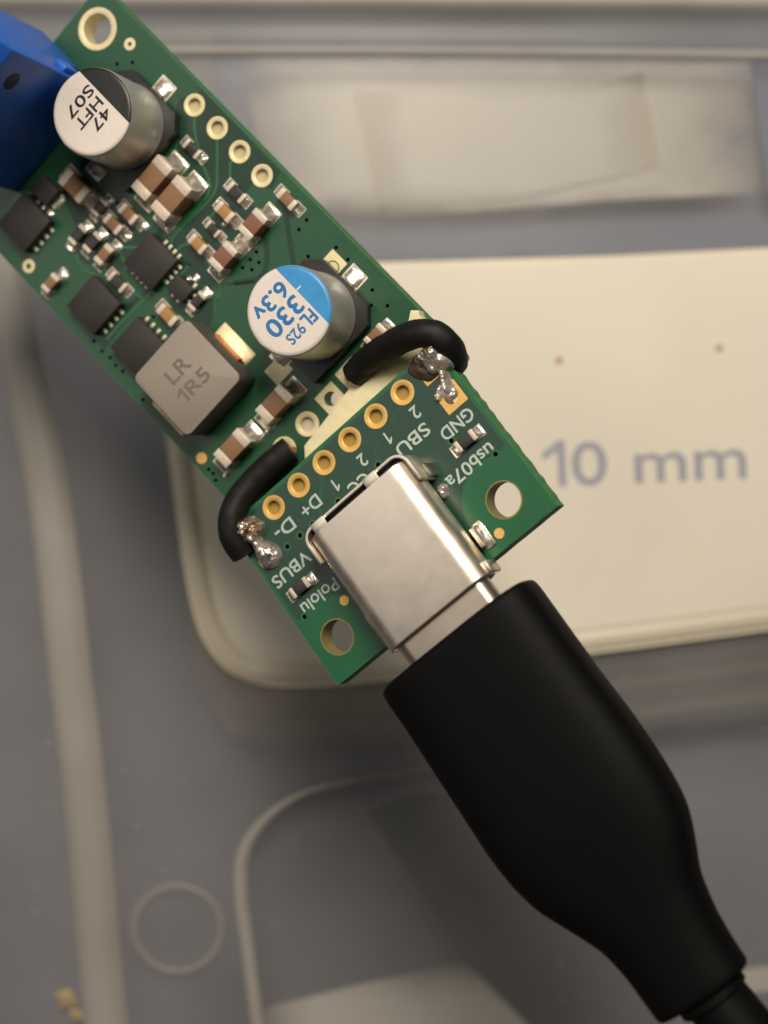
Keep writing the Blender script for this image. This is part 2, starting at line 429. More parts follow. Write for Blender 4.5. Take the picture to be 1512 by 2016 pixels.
def sheet_thing(name, pxs, z, material, label, cat, thick=0.07):
    P = [LID(x, y, z) for x, y in pxs]; c = sum((p for p in P), Vector()) / len(P)
    o = put(name, prism([[(p.x - c.x, p.y - c.y) for p in P]], 0, thick, name), material, None, (c.x, c.y, z))
    return tag(o, label, cat)
sheet_thing('paper_card', [(470, 118), (640, 104), (1490, 104), (1500, 380), (1200, 395), (960, 415), (640, 432), (540, 425), (505, 260)], -3.4, M_SOFT,
            'wide cream card lying inside the box under the lid', 'card')
sheet_thing('narrow_card', [(690, 180), (940, 172), (1170, 165), (1265, 140), (1300, 330), (1200, 352), (1000, 392), (745, 420), (720, 300)], -3.2, M_SOFT,
            'narrower cream card lying on the wide card inside the box', 'card')
sheet_thing('blue_bag', [(420, 60), (1720, 60), (1720, 520), (420, 540)], -6.0, M_BLUES,
            'blue grey bag inside the box behind the cream cards', 'bag')
sheet_thing('blue_packet', [(1478, 120), (1720, 110), (1720, 400), (1510, 380)], -2.6, M_BLUEB,
            'dark blue packet inside the box next to the wide card', 'packet')
sheet_thing('dark_patch_sheet', [(721, 1600), (800, 1566), (1000, 1540), (1120, 1650), (1300, 2016), (1400, 2200), (1200, 2200), (1040, 2016), (905, 1880), (810, 1730)], -4.6, M_PATCH,
            'dark grey sheet with an angular corner added inside the box below the plug for what may be its shadow', 'film')  # added sheet; its dark colour may stand in for the plug's cast shadow
sheet_thing('buff_paper', [(520, 1985), (700, 1940), (860, 1905), (930, 1893), (1050, 1900), (1085, 1960), (1180, 2300), (500, 2300)], -5.2, M_SOFT,
            'buff paper with a rounded corner inside the box under the dark sheet', 'paper')
sheet_thing('inner_light_halo', [(380, 1150), (395, 1300), (450, 1385), (560, 1420), (760, 1420), (1100, 1372), (1700, 1290), (1700, 900), (380, 900)], -8.0, M_HALO, 'pale added sheet imitating light scattered in the lid just round the label window', 'halo')  # added sheet: glow of scattered light put into its colour
sheet_thing('outer_light_halo', [(360, 1100), (385, 1330), (450, 1440), (600, 1478), (780, 1470), (1100, 1430), (1700, 1355), (1700, 900), (360, 900)], -15.0, M_HALO, 'wider pale sheet imitating the outer light scatter round the label window', 'card')  # wider companion sheet, fades the added glow outwards
sheet_thing('loose_label', [(1420, 1925), (1480, 1905), (1720, 1880), (1720, 1925), (1470, 1955)], -4.0, M_CARD, 'pale slip of paper inside the box behind the cord', 'paper')
def crumb(px, py, r, material, label, name, seed):
    bm = bmesh.new(); bmesh.ops.create_icosphere(bm, subdivisions=3, radius=r)
    for v in bm.verts:
        v.co *= 1 + 0.6 * noise.noise(v.co * (1.3 / r) + Vector((seed, 0, 0))) + 0.3 * noise.noise(v.co * (4 / r) + Vector((seed, 2, 0))); v.co.z = v.co.z * 0.3
    p = LID(px, py); o = put(name, bm_mesh(bm, name, True), material, None, (p.x, p.y, lid_height(p.x, p.y) + r * 0.25))
    return tag(o, label, 'crumb')
crumb(132, 1968, 0.85, M_CRUMB, 'larger yellow crumb beside the long rib of the lid', 'yellow_crumb', 3.1)
crumb(148, 2000, 0.55, M_CRUMB, 'smaller yellow crumb touching the larger one beside the rib', 'yellow_crumb', 7.7)
crumb(60, 920, 0.35, M_RUST, 'small brown crumb on the long rib of the lid', 'brown_crumb', 5.5)
vd = []; fd = []; rnd = random.Random(4)
for (x, y) in [(310, 1697), (324, 1714), (88, 1343), (104, 1914), (932, 1755), (1430, 1717), (434, 1496)] + [(rnd.uniform(0, 1512), rnd.uniform(1300, 2010)) for _ in range(40)]:
    p = LID(x, y); r = rnd.uniform(0.05, 0.15); z = lid_height(p.x, p.y) + 0.04; k = len(vd); a = rnd.random() * 3
    vd += [(p.x + r * math.cos(a), p.y + r * math.sin(a), z), (p.x - r * .5 * math.sin(a), p.y + r * .5 * math.cos(a), z), (p.x - r * math.cos(a), p.y - r * math.sin(a), z), (p.x + r * .4 * math.sin(a), p.y - r * .4 * math.cos(a), z), (p.x, p.y, z + r * .8)]
    fd += [(k, k + 1, k + 4), (k + 1, k + 2, k + 4), (k + 2, k + 3, k + 4), (k + 3, k, k + 4)]
o = put('dust', mesh_from(vd, fd, 'dust'), M_DUST); tag(o, 'pale specks of dust scattered over the lid', 'dust', kind='stuff')

# ================================================================== REGULATOR BOARD
W, L, T = 20.03, 39.56, 1.6
reg = empty('regulator_board', MB_)
tag(reg, 'long green voltage regulator board carrying two silver can capacitors and blue terminal block', 'circuit board')
mount = BB(192, 57); edge_pads = [BB(*p) for p in ((383, 207), (428, 252), (472, 299), (516, 346))]
end_sq, end_rd, end_cu, end_sq2 = BB(652, 785), BB(605, 835), BB(560, 884), BB(692, 737)
loop = [(q[0] + W / 2, q[1] + L / 2) for q in rrect(W, L, 0.35, 4)]
holes = [circ(mount.x, mount.y, 1.17, 36)] + [circ(p.x, p.y, 0.53, 24) for p in edge_pads] + [circ(p.x, p.y, 0.56, 24) for p in (end_sq, end_rd, end_cu, end_sq2)]
pcb = put('circuit_board', prism([loop] + holes, -T, 0, 'circuit_board'), M_EDGE, reg)
# masks: green pour over the laminate, darker bare areas on top of it
hm = [circ(mount.x, mount.y, 1.3, 36)] + [circ(p.x, p.y, 0.6, 24) for p in edge_pads] + [circ(p.x, p.y, 0.62, 24) for p in (end_sq, end_rd, end_cu, end_sq2)]
put('solder_mask', prism([[(q[0] + W / 2, q[1] + L / 2) for q in rrect(W - 0.1, L - 0.1, 0.3, 4)]] + hm, 0.002, 0.02, 'solder_mask'), M_POUR, pcb)
def patch(board_fn, pxs, z, material, parent, name='bare_mask', cut=()):
    P = [board_fn(x, y) for x, y in pxs]
    return put(name, prism([[(p.x, p.y) for p in P]] + list(cut), z - 0.004, z, name), material, parent)
patch(BB, [(345, 222), (352, 196), (398, 178), (552, 338), (536, 372), (495, 362), (478, 392), (505, 410), (540, 428), (520, 470), (480, 480), (470, 505),
           (440, 535), (424, 560), (418, 598), (400, 640), (385, 648), (372, 628), (330, 600), (352, 552), (300, 470), (318, 440), (395, 395), (400, 372), (350, 318), (352, 270)][::-1], 0.026, M_DARK, pcb, cut=[circ(p.x, p.y, 0.6, 24)[::-1] for p in edge_pads])
patch(BB, [(120, 380), (165, 392), (235, 388), (300, 462), (250, 515), (236, 545), (258, 575), (250, 590), (205, 528), (170, 520), (135, 492), (150, 445)][::-1], 0.026, M_DARK, pcb)
patch(BB, [(236, 612), (262, 588), (300, 566), (312, 576), (268, 606), (205, 690), (190, 672)][::-1], 0.026, M_DARK, pcb)
# via holes and traces too small to pick apart
vv = []; ff = []
for (x, y) in [(604, 433), (589, 452), (505, 496), (493, 511), (510, 517), (478, 527), (496, 531), (662, 487), (607, 505), (685, 511), (733, 571), (763, 602), (731, 601), (231, 126), (261, 123),
               (185, 672), (201, 691), (217, 704), (228, 719), (242, 731), (282, 787), (411, 924), (372, 522), (303, 624), (216, 457), (206, 418), (193, 433), (163, 677), (300, 180), (232, 400),
               (420, 932), (425, 945), (640, 700), (380, 770), (120, 640), (140, 655), (90, 560)]:
    p = BB(x, y); k = len(vv); n = 10; r = 0.14
    if not (0.4 < p.x < W - 0.4 and 0.4 < p.y < L - 0.4): continue
    vv += [(p.x + r * math.cos(2 * math.pi * i / n), p.y + r * math.sin(2 * math.pi * i / n), 0.030) for i in range(n)]; ff.append(tuple(range(k, k + n)))
put('via', mesh_from(vv, ff, 'via'), M_HOLE, pcb)['kind'] = 'stuff'
vv = []; ff = []
for path, wd in (([(428, 270), (428, 330), (425, 372), (405, 402), (370, 435), (345, 462), (335, 478)], 0.2), ([(384, 225), (384, 262), (394, 300)], 0.2), ([(396, 318), (412, 355), (412, 378), (395, 400), (340, 450), (320, 470)], 0.2),
                 ([(454, 318), (453, 350)], 0.2), ([(345, 500), (358, 484), (376, 479)], 0.16), ([(230, 486), (262, 487), (285, 484)], 0.2), ([(352, 545), (366, 530), (372, 522)], 0.16), ([(245, 515), (225, 470)], 0.2),
                 ([(300, 575), (262, 610), (210, 668)], 0.25), ([(405, 505), (432, 560), (428, 600)], 0.18), ([(330, 470), (352, 445), (398, 405)], 0.16), ([(425, 415), (412, 430), (405, 436)], 0.16), ([(470, 505), (452, 530), (430, 545)], 0.18), ([(240, 545), (262, 575), (290, 590)], 0.18), ([(318, 470), (332, 452), (380, 412), (402, 392)], 0.14), ([(180, 520), (205, 530), (228, 540)], 0.18), ([(150, 500), (165, 530), (200, 545)], 0.2), ([(420, 565), (428, 590), (420, 615)], 0.14)):
    strip([(q.x, q.y) for q in catmull([BB(x, y) for x, y in path], 6)], wd, 0.034, vv, ff)
put('copper_trace', mesh_from(vv, ff, 'copper_trace'), M_TRACE, pcb)['kind'] = 'stuff'
vv = []; ff = []
for path, wd in (([(561, 410), (570, 470), (583, 545)], 0.42), ([(524, 470), (525, 520), (508, 548), (460, 558)], 0.42), ([(395, 640), (410, 632), (418, 600)], 0.5), ([(445, 560), (500, 555)], 0.2), ([(400, 800), (420, 850)], 0.2)):
    strip([(q.x, q.y) for q in catmull([BB(x, y) for x, y in path], 6)], wd, 0.028, vv, ff)
put('mask_gap', mesh_from(vv, ff, 'mask_gap'), M_DARK, pcb)['kind'] = 'stuff'

def ring_pad(p, r0, r1, material, parent, name='pad', t=0.045, depth=T, n=36):
    return put(name, lathe([(r0 + 0.015, -depth), (r0, -depth), (r0, t - 0.015), (r0 + 0.02, t), (r1 - 0.02, t), (r1, t - 0.02), (r1, 0.0)], n, name), material, parent, (p.x, p.y, 0))
ring_pad(mount, 1.14, 1.58, M_PALE, pcb, 'mounting_ring')
for p in edge_pads: ring_pad(p, 0.50, 0.84, M_PALE, pcb)
M_FILLB = mat('flux_in_hole', (176, 166, 128), 0.5, var=0.1, scale=2)
for p in edge_pads: put('hole_flux', lathe([(0, -0.30), (0.3, -0.31), (0.5, -0.27)], 20, 'hole_flux'), M_FILLB, pcb, (p.x, p.y, 0))
put('hole_flux', lathe([(0, -0.30), (0.3, -0.31), (0.53, -0.27)], 20, 'hole_flux'), mat('clear_flux', (196, 186, 168), 0.4, var=0.08, scale=2), pcb, (end_rd.x, end_rd.y, 0))
ring_pad(end_rd, 0.53, 0.92, M_PALE, pcb); ring_pad(end_cu, 0.53, 0.92, M_PALE, pcb)
for p in (end_sq, end_sq2):
    me = prism([rrect(1.8, 1.8, 0.06, 2), circ(0, 0, 0.53, 28)], 0.0, 0.045, 'pad')
    sq = put('pad', me, M_PALE, pcb, (p.x, p.y, 0))
put('fiducial', lathe([(0.22, 0.03), (0.22, 0.045), (0.52, 0.045), (0.53, 0.0)], 28, 'fiducial'), M_PALE, pcb, BB(57, 524))
put('fiducial', lathe([(0.0, 0.045), (0.42, 0.045), (0.46, 0.0)], 24, 'fiducial'), M_GOLD, pcb, BB(397, 902))
put('fiducial', lathe([(0.16, 0.03), (0.16, 0.045), (0.46, 0.045), (0.47, 0.0)], 24, 'fiducial'), M_PALE, pcb, BB(256, 87))
def pad_rect(px, py, sx, sy, material=M_PALE, name='pad', z=0.05):
    p = BB(px, py); return put(name, box_mesh(sx, sy, z, 0.015, 1, 0.0, name), material, pcb, (p.x, p.y, 0))
def fillet_mesh(wd, ln, h, seed=0):
    """solder fillet rising towards -x, lumpy"""
    k = ('fil', round(wd, 2), round(ln, 2), round(h, 2), seed)
    if k in CACHE: return CACHE[k]
    nx_, ny_ = 9, 7; vs_ = []; fs_ = []
    for j in range(ny_):
        for i in range(nx_):
            t = i / (nx_ - 1); u = -1 + 2 * j / (ny_ - 1)
            z = h * (1 - t) ** 2.2 * (1 - 0.25 * u * u) + 0.10 * math.sin(math.pi * min(1, t * 1.05)) * (1 - u ** 4)
            z += 0.05 * noise.noise(Vector((t * 3 + seed * 7.1, u * 2, seed)))
            if i == nx_ - 1 or j in (0, ny_ - 1): z = min(z, 0.02 if i == nx_ - 1 else z * 0.5)
            vs_.append((t * ln, u * wd / 2, max(0.0, z)))
    for j in range(ny_ - 1):
        for i in range(nx_ - 1):
            a = j * nx_ + i; fs_.append((a, a + 1, a + nx_ + 1, a + nx_))
    CACHE[k] = mesh_from(vs_, fs_, 'solder_joint', True); return CACHE[k]

seedc = [0]
def two_terminal(board, fn, px, py, axis, ln, wd, h, material, name='ceramic_capacitor', band=0.24, solder=(1, 1), term=M_TERM, sl=0.55, rz_extra=0.0, pad=None):
    """chip part: ceramic body with two metal ends, pads and solder fillets; px,py is the centre of its top"""
    p = fn(px, py, h); rz = (0.0 if axis == 'x' else math.pi / 2) + rz_extra; seedc[0] += 1
    b = put(name, box_mesh(ln - 0.06, wd - 0.05, h - 0.06, 0.035, 2, 0.05, name), material, board, (p.x, p.y, 0), rz)
    bl = ln * band
    for s, so in ((1, solder[0]), (-1, solder[1])):
        put('terminal', box_mesh(bl, wd, h - 0.03, 0.05, 2, 0.04, 'terminal'), term, b, (s * (ln / 2 - bl / 2), 0, 0))
        put('pad', box_mesh(bl + sl + 0.1, wd * 1.06, 0.045, 0.012, 1, 0.0, 'pad'), pad or M_TIN, b, (s * (ln / 2 - bl / 2 + sl / 2), 0, 0))
        if so: put('solder_joint', fillet_mesh(wd * 0.96, sl, h * 0.55 * so, seedc[0] % 5), M_SOLDER, b, (s * ln / 2, 0, 0.046), 0 if s > 0 else math.pi)
    return b
P2 = two_terminal
B1206, B0805, B0603, B0402 = (3.15, 1.62, 1.75), (2.45, 1.35, 1.3), (1.62, 0.82, 0.8), (1.25, 0.62, 0.5)
for (x, y, ax, dim, m) in (
        (298, 350, 'x', B1206, M_BROWN), (336, 390, 'x', B1206, M_BROWN), (145, 366, 'y', B0805, M_BROWN), (251, 421, 'y', B0603, M_BROWN), (221, 441, 'y', B0603, M_RED),
        (203, 501, 'x', B0603, M_MAUVE), (98, 557, 'x', (1.5, 0.8, 0.8), M_BROWN), (328, 620, 'y', (1.75, 0.85, 0.8), M_TAN), (441, 417, 'y', (1.55, 0.85, 0.8), M_TAN), (388, 480, 'y', (1.5, 0.82, 0.8), M_TAN),
        (497, 441, 'x', (2.05, 1.3, 1.3), M_RED), (438, 505, 'x', (2.05, 1.3, 1.3), M_RED), (564, 392, 'y', (1.65, 0.8, 0.75), M_BROWN), (539, 795, 'x', (2.75, 1.45, 1.4), M_BROWN), (456, 882, 'x', (2.75, 1.45, 1.4), M_BROWN),
        (738, 660, 'x', (1.7, 0.85, 0.8), M_BROWN)):
    P2(reg, BB, x, y, ax, *dim, m, sl=0.75 if dim[0] > 2.0 else 0.5)
for (x, y, ax, dim) in ((152, 462, 'x', B0603), (181, 477, 'x', B0603), (230, 555, 'y', B0603), (387, 593, 'x', (1.5, 0.75, 0.5)), (418, 451, 'y', B0402), (464, 379, 'y', (1.6, 0.8, 0.55)), (377, 293, 'y', (1.5, 0.75, 0.5)), (195, 408, 'x', (1.35, 0.75, 0.5))):
    P2(reg, BB, x, y, ax, dim[0], dim[1], 0.5, M_RES, 'resistor', band=0.2, sl=0.42, term=M_TERM, pad=M_TIN)

# --- integrated circuits
def chip(px, py, sx, sy, h, pins, name='chip'):
    p = BB(px, py, h)
    b = put(name, box_mesh(sx, sy, h - 0.03, 0.05, 2, 0.035, name), M_CHIP, reg, (p.x, p.y, 0))
    for (side, n, pitch, off) in pins:
        for i in range(n):
            t = (i - (n - 1) / 2) * pitch + off
            x, y, rz = {'+x': (sx / 2 + 0.13, t, 0), '-x': (-sx / 2 - 0.13, t, math.pi), '+y': (t, sy / 2 + 0.13, math.pi / 2), '-y': (t, -sy / 2 - 0.13, -math.pi / 2)}[side]
            put('pin', box_mesh(0.42, 0.24, 0.10, 0.03, 2, 0.01, 'pin'), M_TIN, b, (x, y, 0), rz)
    return b
chip(46, 438, 3.2, 3.15, 0.95, [('-y', 4, 0.65, 0.0), ('+x', 3, 0.6, 0)])
chip(183, 600, 3.2, 3.15, 0.95, [('-y', 4, 0.65, 0.0)])
chip(270, 682, 3.2, 3.15, 0.95, [('+x', 4, 0.65, 0.2)])
chip(295, 515, 3.05, 3.05, 0.9, [('+x', 4, 0.5, -0.35), ('-y', 4, 0.5, 0.4), ('-x', 4, 0.5, 0.0), ('+y', 4, 0.5, 0)])
chip(353, 568, 1.35, 1.7, 0.75, [('+x', 1, 0.6, -0.5), ('-x', 2, 0.6, 0), ('-y', 2, 0.6, 0)])
chip(86, 374, 1.5, 1.9, 0.8, [('-y', 3, 0.5, 0.0)])
for (x, y, sx, sy) in ((117, 398, 0.9, 0.55), (124, 538, 0.75, 0.6), (285, 443, 0.5, 0.75), (251, 463, 0.35, 0.8), (232, 485, 0.6, 0.4), (334, 447, 0.7, 0.6), (402, 312, 0.5, 0.55), (138, 487, 0.35, 0.8), (404, 578, 0.55, 0.6),
                       (373, 549, 0.3, 0.3), (386, 548, 0.6, 0.45), (442, 440, 0.4, 0.35), (532, 843, 0.9, 0.35), (448, 931, 0.8, 0.3), (88, 408, .4, .4), (100, 420, .35, .5)):
    p = BB(x, y); seedc[0] += 1
    o = put('solder_pad', box_mesh(sx, sy, 0.05, 0.012, 1, 0.0, 'solder_pad'), M_TIN, reg, (p.x, p.y, 0))
    put('solder_joint', fillet_mesh(sy * 0.9, sx * 0.85, 0.16, seedc[0] % 5), M_SOLDER, o, (-sx * 0.42, 0, 0.05))

# --- inductor
pi_ = BB(367, 744, 3.0); SI = 6.15
def rounded_plate(sx, sy, r, z0, z1, bev, name):
    pts = rrect(sx, sy, r, 6); n = len(pts); V = []; Fc = []
    rings = [(z0, 1.0, 0), (z1 - bev, 1.0, 0), (z1 - bev * 0.3, 1.0, bev * 0.45), (z1, 1.0, bev)]
    for z, _, ins in rings:
        for (x, y) in pts:
            d = Vector((x, y)); d.normalize()
            V.append((x - ins * d.x, y - ins * d.y, z))
    for k in range(len(rings) - 1):
        for i in range(n):
            j = (i + 1) % n; Fc.append((k * n + i, k * n + j, (k + 1) * n + j, (k + 1) * n + i))
    Fc.append(tuple(range(3 * n, 4 * n))); Fc.append(tuple(range(n))[::-1])
    bm = bmesh.new(); vv_ = [bm.verts.new(v) for v in V]
    for f in Fc: bm.faces.new([vv_[q] for q in f])
    return bm_mesh(bm, name, True)
ind = put('inductor', rounded_plate(SI, SI, 0.55, 0.12, 2.97, 0.10, 'inductor'), mat('inductor_side', (72, 68, 62), 0.6, var=0.12, scale=3, bump=0.02, bscale=10), reg, (pi_.x, pi_.y, 0))
put('top_face', rounded_plate(SI - 0.10, SI - 0.10, 0.52, 2.9, 3.0, 0.06, 'top_face'), M_FERR, ind)
for s in (1, -1):
    put('terminal', box_mesh(0.5, 2.6, 0.9, 0.05, 2, 0.05, 'terminal'), M_COPPER, ind, (s * (SI / 2 - 0.02), 0.0, 0))
    put('pad', box_mesh(1.5, 3.4, 0.05, 0.015, 1, 0, 'pad'), M_PALE, ind, (s * (SI / 2 + 0.35), 0.0, 0))
    put('solder_joint', fillet_mesh(3.2, 1.0, 0.4, 2), M_PALE, ind, (s * (SI / 2 + 0.12), 0.0, 0.05), 0 if s > 0 else math.pi)
put('lettering', text_mesh('1R5', 1.12, 2.9, 0.004, 'lettering', bold=0.03), M_LASER, ind, (0.0, -0.73, 3.001))
put('lettering', text_mesh('LR', 1.12, 2.0, 0.004, 'lettering', bold=0.03), M_LASER, ind, (-0.07, 0.9, 3.001))

# --- electrolytic cans
def can(px, py, band_mat, ink, lines, label):
    h = 6.0; p = BB(px, py, h); r = 3.13
    c = 3.35; k = 1.0
    base_loop = [(c, c - k), (c, -c + k), (c - k, -c), (-c, -c), (-c, c), (c - k, c)]
    base_loop = [(c, -c + k), (c, c - k), (c - k, c), (-c, c), (-c, -c), (c - k, -c)]
    can_ = put('electrolytic_capacitor', lathe([(r - 0.25, 0.92), (r - 0.06, 0.95), (r + 0.04, 1.03), (r + 0.05, 1.12), (r, 1.22), (r - 0.03, 1.4), (r - 0.02, 2.2), (r, 3.0), (r, h - 0.42), (r - 0.04, h - 0.22), (r - 0.14, h - 0.09), (r - 0.26, h - 0.025), (r - 0.36, h), (0, h)], 64, 'can'), M_ALU, reg, (p.x, p.y, 0))
    can_['label'] = label
    bm_base = prism([base_loop], 0.05, 1.0, 'base')
    put('base', bm_base, M_BLACK, can_)
    for s in (1, -1):
        put('lead', box_mesh(1.1, 0.75, 0.12, 0.03, 2, 0.05, 'lead'), M_TIN, can_, (s * (c + 0.3), 0, 0))
        put('pad', box_mesh(2.2, 1.55, 0.05, 0.015, 1, 0, 'pad'), M_TIN, can_, (s * (c + 0.15), 0, 0))
        put('solder_joint', fillet_mesh(1.3, 1.0, 0.35, 1), M_SOLDER, can_, (s * (c + 0.2), 0, 0.05), 0 if s > 0 else math.pi)
    # printed top, wrapped a little over the rounded shoulder
    def top_z(rr): 
        e = max(0, rr - (r - 0.36)); return h + 0.008 - (0.42 * (1 - math.sqrt(max(0, 1 - (e / 0.40) ** 2))) if e > 0 else 0)
    def cap_sheet(x0, x1, rmax, z, name, material):
        n = 48; V = []; Fc = []; rows = 26
        for j in range(rows + 1):
            x = x0 + (x1 - x0) * j / rows; hw = math.sqrt(max(0.0, rmax * rmax - x * x))
            for i in range(n + 1):
                y = hw * math.sin(math.pi / 2 * (-1 + 2 * i / n)); V.append((x, y, top_z(math.hypot(x, y)) + z))
        for j in range(rows):
            for i in range(n):
                a = j * (n + 1) + i; Fc.append((a, a + n + 1, a + n + 2, a + 1))
        bm = bmesh.new(); q = [bm.verts.new(v) for v in V]
        for f in Fc: bm.faces.new([q[t] for t in f])
        bmesh.ops.remove_doubles(bm, verts=bm.verts, dist=1e-4)
        bmesh.ops.recalc_face_normals(bm, faces=bm.faces)
        me = bm_mesh(bm, name, True)
        return put(name, me, material, can_)
    cap_sheet(-3.02, 1.40, 3.02, 0.0, 'printed_top', M_PRINT)
    cap_sheet(1.38, 3.05, 3.055, 0.006, 'polarity_band', band_mat)
    for (s, x, y, hh, ww) in lines:
        put('lettering', text_mesh(s, hh, ww, 0.004, 'lettering', bold=hh * (0.036 if hh > 0.9 else 0.026)), ink, can_, (x, y, h + 0.009), math.pi)
    return can_
can(180, 220, M_BLACK, M_INK, [('47', 0.14, -0.92, 0.82, 1.65), ('HFT', -0.20, 0.08, 0.80, 2.5), ('S07', -0.12, 1.16, 0.80, 2.6)], 'silver can capacitor with black band printed 47 HFT S07')
c2 = can(568, 612, M_CYAN, M_BLUEINK, [('FL', 0.66, -1.42, 0.95, 1.0), ('92S', -0.72, -1.48, 0.8, 1.45), ('330', -0.5, -0.08, 1.28, 3.0), ('6.3v', -0.45, 1.38, 1.15, 2.9)], 'silver can capacitor with blue band printed 330 6.3v')
put('polarity_tick', box_mesh(0.42, 0.11, 0.006, 0, 1, 0, 'polarity_tick'), M_PRINT, c2, (1.58, 0.55, 6.016))
pad_rect(652, 524, 1.9, 1.55, M_PALE, 'pad', 0.048)
p = BB(655, 527); put('test_via', lathe([(0.42, 0.05), (0.42, 0.062), (0.52, 0.062), (0.52, 0.05)], 24, 'test_via'), M_EDGE, pcb, (p.x, p.y, 0))
pad_rect(549, 729, 1.7, 1.5, M_PALE, 'pad', 0.054)

# --- blue screw terminal block at the far end
bx0, bx1, by0, by1, bh = 4.3, 14.45, 33.95, 40.75, 14.0
cx_, cy_ = (bx0 + bx1) / 2, (by0 + by1) / 2
prof = [(by0, 0.04), (by1, 0.04), (by1, 11.0), (by1 - 0.9, 11.8), (by1 - 0.9, bh), (by0 + 1.1, bh), (by0, 12.2)]
bm = bmesh.new()
va = [bm.verts.new((bx0 - cx_, y - cy_, z)) for y, z in prof]; vb = [bm.verts.new((bx1 - cx_, y - cy_, z)) for y, z in prof]
bm.faces.new(va[::-1]); bm.faces.new(vb)
for i in range(len(prof)):
    j = (i + 1) % len(prof); bm.faces.new((va[i], va[j], vb[j], vb[i]))
bmesh.ops.bevel(bm, geom=bm.edges[:], offset=0.22, segments=3, affect='EDGES', profile=0.5)
blk = put('terminal_block', bm_mesh(bm, 'terminal_block', True), M_BLOCK, reg, (cx_, cy_, 0))
M_BDARK = mat('terminal_hole_dark', (4, 18, 58), 0.6)
for s in (-1, 1):
    put('screw', lathe([(0, bh - 0.35), (1.45, bh - 0.35), (1.5, bh - 0.5), (1.5, bh - 1.2)], 28, 'screw'), M_STEEL, blk, (s * 2.54, 0.2, 0.55))
q = BB(15, 157, 5.5)
# round probe opening in the inner face and a moulded dovetail slot on the side face
hole = put('probe_hole', lathe([(0, 0.02), (0.62, 0.02), (0.70, 0.0)], 24, 'probe_hole'), M_BDARK, blk, (3.0, by0 - cy_ - 0.002, 10.1))
hole.rotation_euler = (math.radians(90), 0, 0)
hole2 = put('probe_hole', hole.data, None, blk, (-2.1, by0 - cy_ - 0.002, 10.1)); hole2.rotation_euler = (math.radians(90), 0, 0)
put('dovetail_rib', box_mesh(0.5, 1.0, 5.2, 0.12, 2, 0.1, 'dovetail_rib'), M_BLOCK, blk, (bx1 - cx_ + 0.18, by0 - cy_ + 0.85, 0))
put('dovetail_slot', box_mesh(0.06, 0.55, 2.6, 0.02, 1, 1.2, 'dovetail_slot'), M_BDARK, blk, (bx1 - cx_ + 0.44, by0 - cy_ + 0.8, 0))

# ================================================================== USB BREAKOUT BOARD
UW, UH = 20.32, 14.02
usb = empty('usb_breakout_board', MU)
tag(usb, 'small green USB-C breakout board with gold pads and steel socket, usb07a printed on it', 'circuit board')
row = [Vector((UW - 1.27 - 2.54 * i, 1.154, 0)) for i in range(8)]
row2 = [Vector((UW - 1.27, 3.69, 0)), Vector((UW - 1.27 - 2.54 * 7, 3.69, 0))]
mh = [UB(992, 984), UB(664, 1254)]
uh = [circ(p.x, p.y, 0.53, 24) for p in row + row2] + [circ(p.x, p.y, 1.22, 40) for p in mh]
# sawn outline with the small roughness of a snapped panel edge
ol = []
rn = random.Random(2)
for (ax_, ay, bx_, by) in ((0, 0, UW, 0), (UW, 0, UW, UH), (UW, UH, 0, UH), (0, UH, 0, 0)):
    rough = 0.05 if (ax_ == 0 and bx_ == 0) else 0.012
    for i in range(30):
        t = i / 30; nxn, nyn = (by - ay), -(bx_ - ax_); l_ = math.hypot(nxn, nyn)
        e = rn.uniform(-1, 1) * rough if i else 0
        ol.append((ax_ + (bx_ - ax_) * t + nxn / l_ * e, ay + (by - ay) * t + nyn / l_ * e))
ucb = put('circuit_board', prism([ol] + uh, -1.6, 0, 'circuit_board'), M_EDGE, usb)
um = [circ(p.x, p.y, 0.6, 24) for p in row + row2] + [circ(p.x, p.y, 1.30, 40) for p in mh]
put('solder_mask', prism([[(0.04 + (UW - 0.08) * a, 0.04 + (UH - 0.08) * b) for a, b in ((0, 0), (1, 0), (1, 1), (0, 1))]] + um, 0.002, 0.016, 'solder_mask'), M_UBASE, ucb)
# copper pour everywhere except round the mounting holes
def arc(c, r, a0, a1, n=14): return [(c.x + r * math.cos(math.radians(a0 + (a1 - a0) * i / n)), c.y + r * math.sin(math.radians(a0 + (a1 - a0) * i / n))) for i in range(n + 1)]
R_ = 3.0
pour = [(0.3, 0.3), (UW - 0.3, 0.3), (UW - 0.3, mh[1].y - R_ + 0.15)] + arc(mh[1], R_, -60, -190, 16) + [(mh[1].x - R_, UH - 0.3), (mh[0].x + R_ + 0.4, UH - 0.3)] + arc(mh[0], R_, 10, -120, 16) + [(0.3, mh[0].y - R_ + 0.15)]
put('copper_pour', prism([pour] + um[:10], 0.017, 0.021, 'copper_pour'), M_UPOUR, ucb)
for i, p in enumerate(row):
    if i == 7:
        put('pad', prism([rrect(1.75, 1.75, 0.05, 2), circ(0, 0, 0.5, 24)], 0.0, 0.05, 'pad'), M_GOLD, ucb, (p.x, p.y, 0))
    else: ring_pad(p, 0.50, 0.89, M_GOLD, ucb, t=0.05)
put('pad', prism([rrect(1.75, 1.75, 0.05, 2), circ(0, 0, 0.5, 24)], 0.0, 0.05, 'pad'), M_GOLD, ucb, row2[1])
put('hole_barrel', lathe([(0.51, -1.6), (0.50, -1.6), (0.50, 0.04), (0.51, 0.04)], 24, 'hole_barrel'), M_GOLD, ucb, row2[1])
ring_pad(row2[0], 0.50, 0.89, M_GOLD, ucb, t=0.05)
for (x, y) in ((983, 1050), (678, 1182)):
    p = UB(x, y); put('fiducial', lathe([(0, 0.03), (0.36, 0.03), (0.38, 0.0)], 24, 'fiducial'), M_GOLD, ucb, (p.x, p.y, 0))
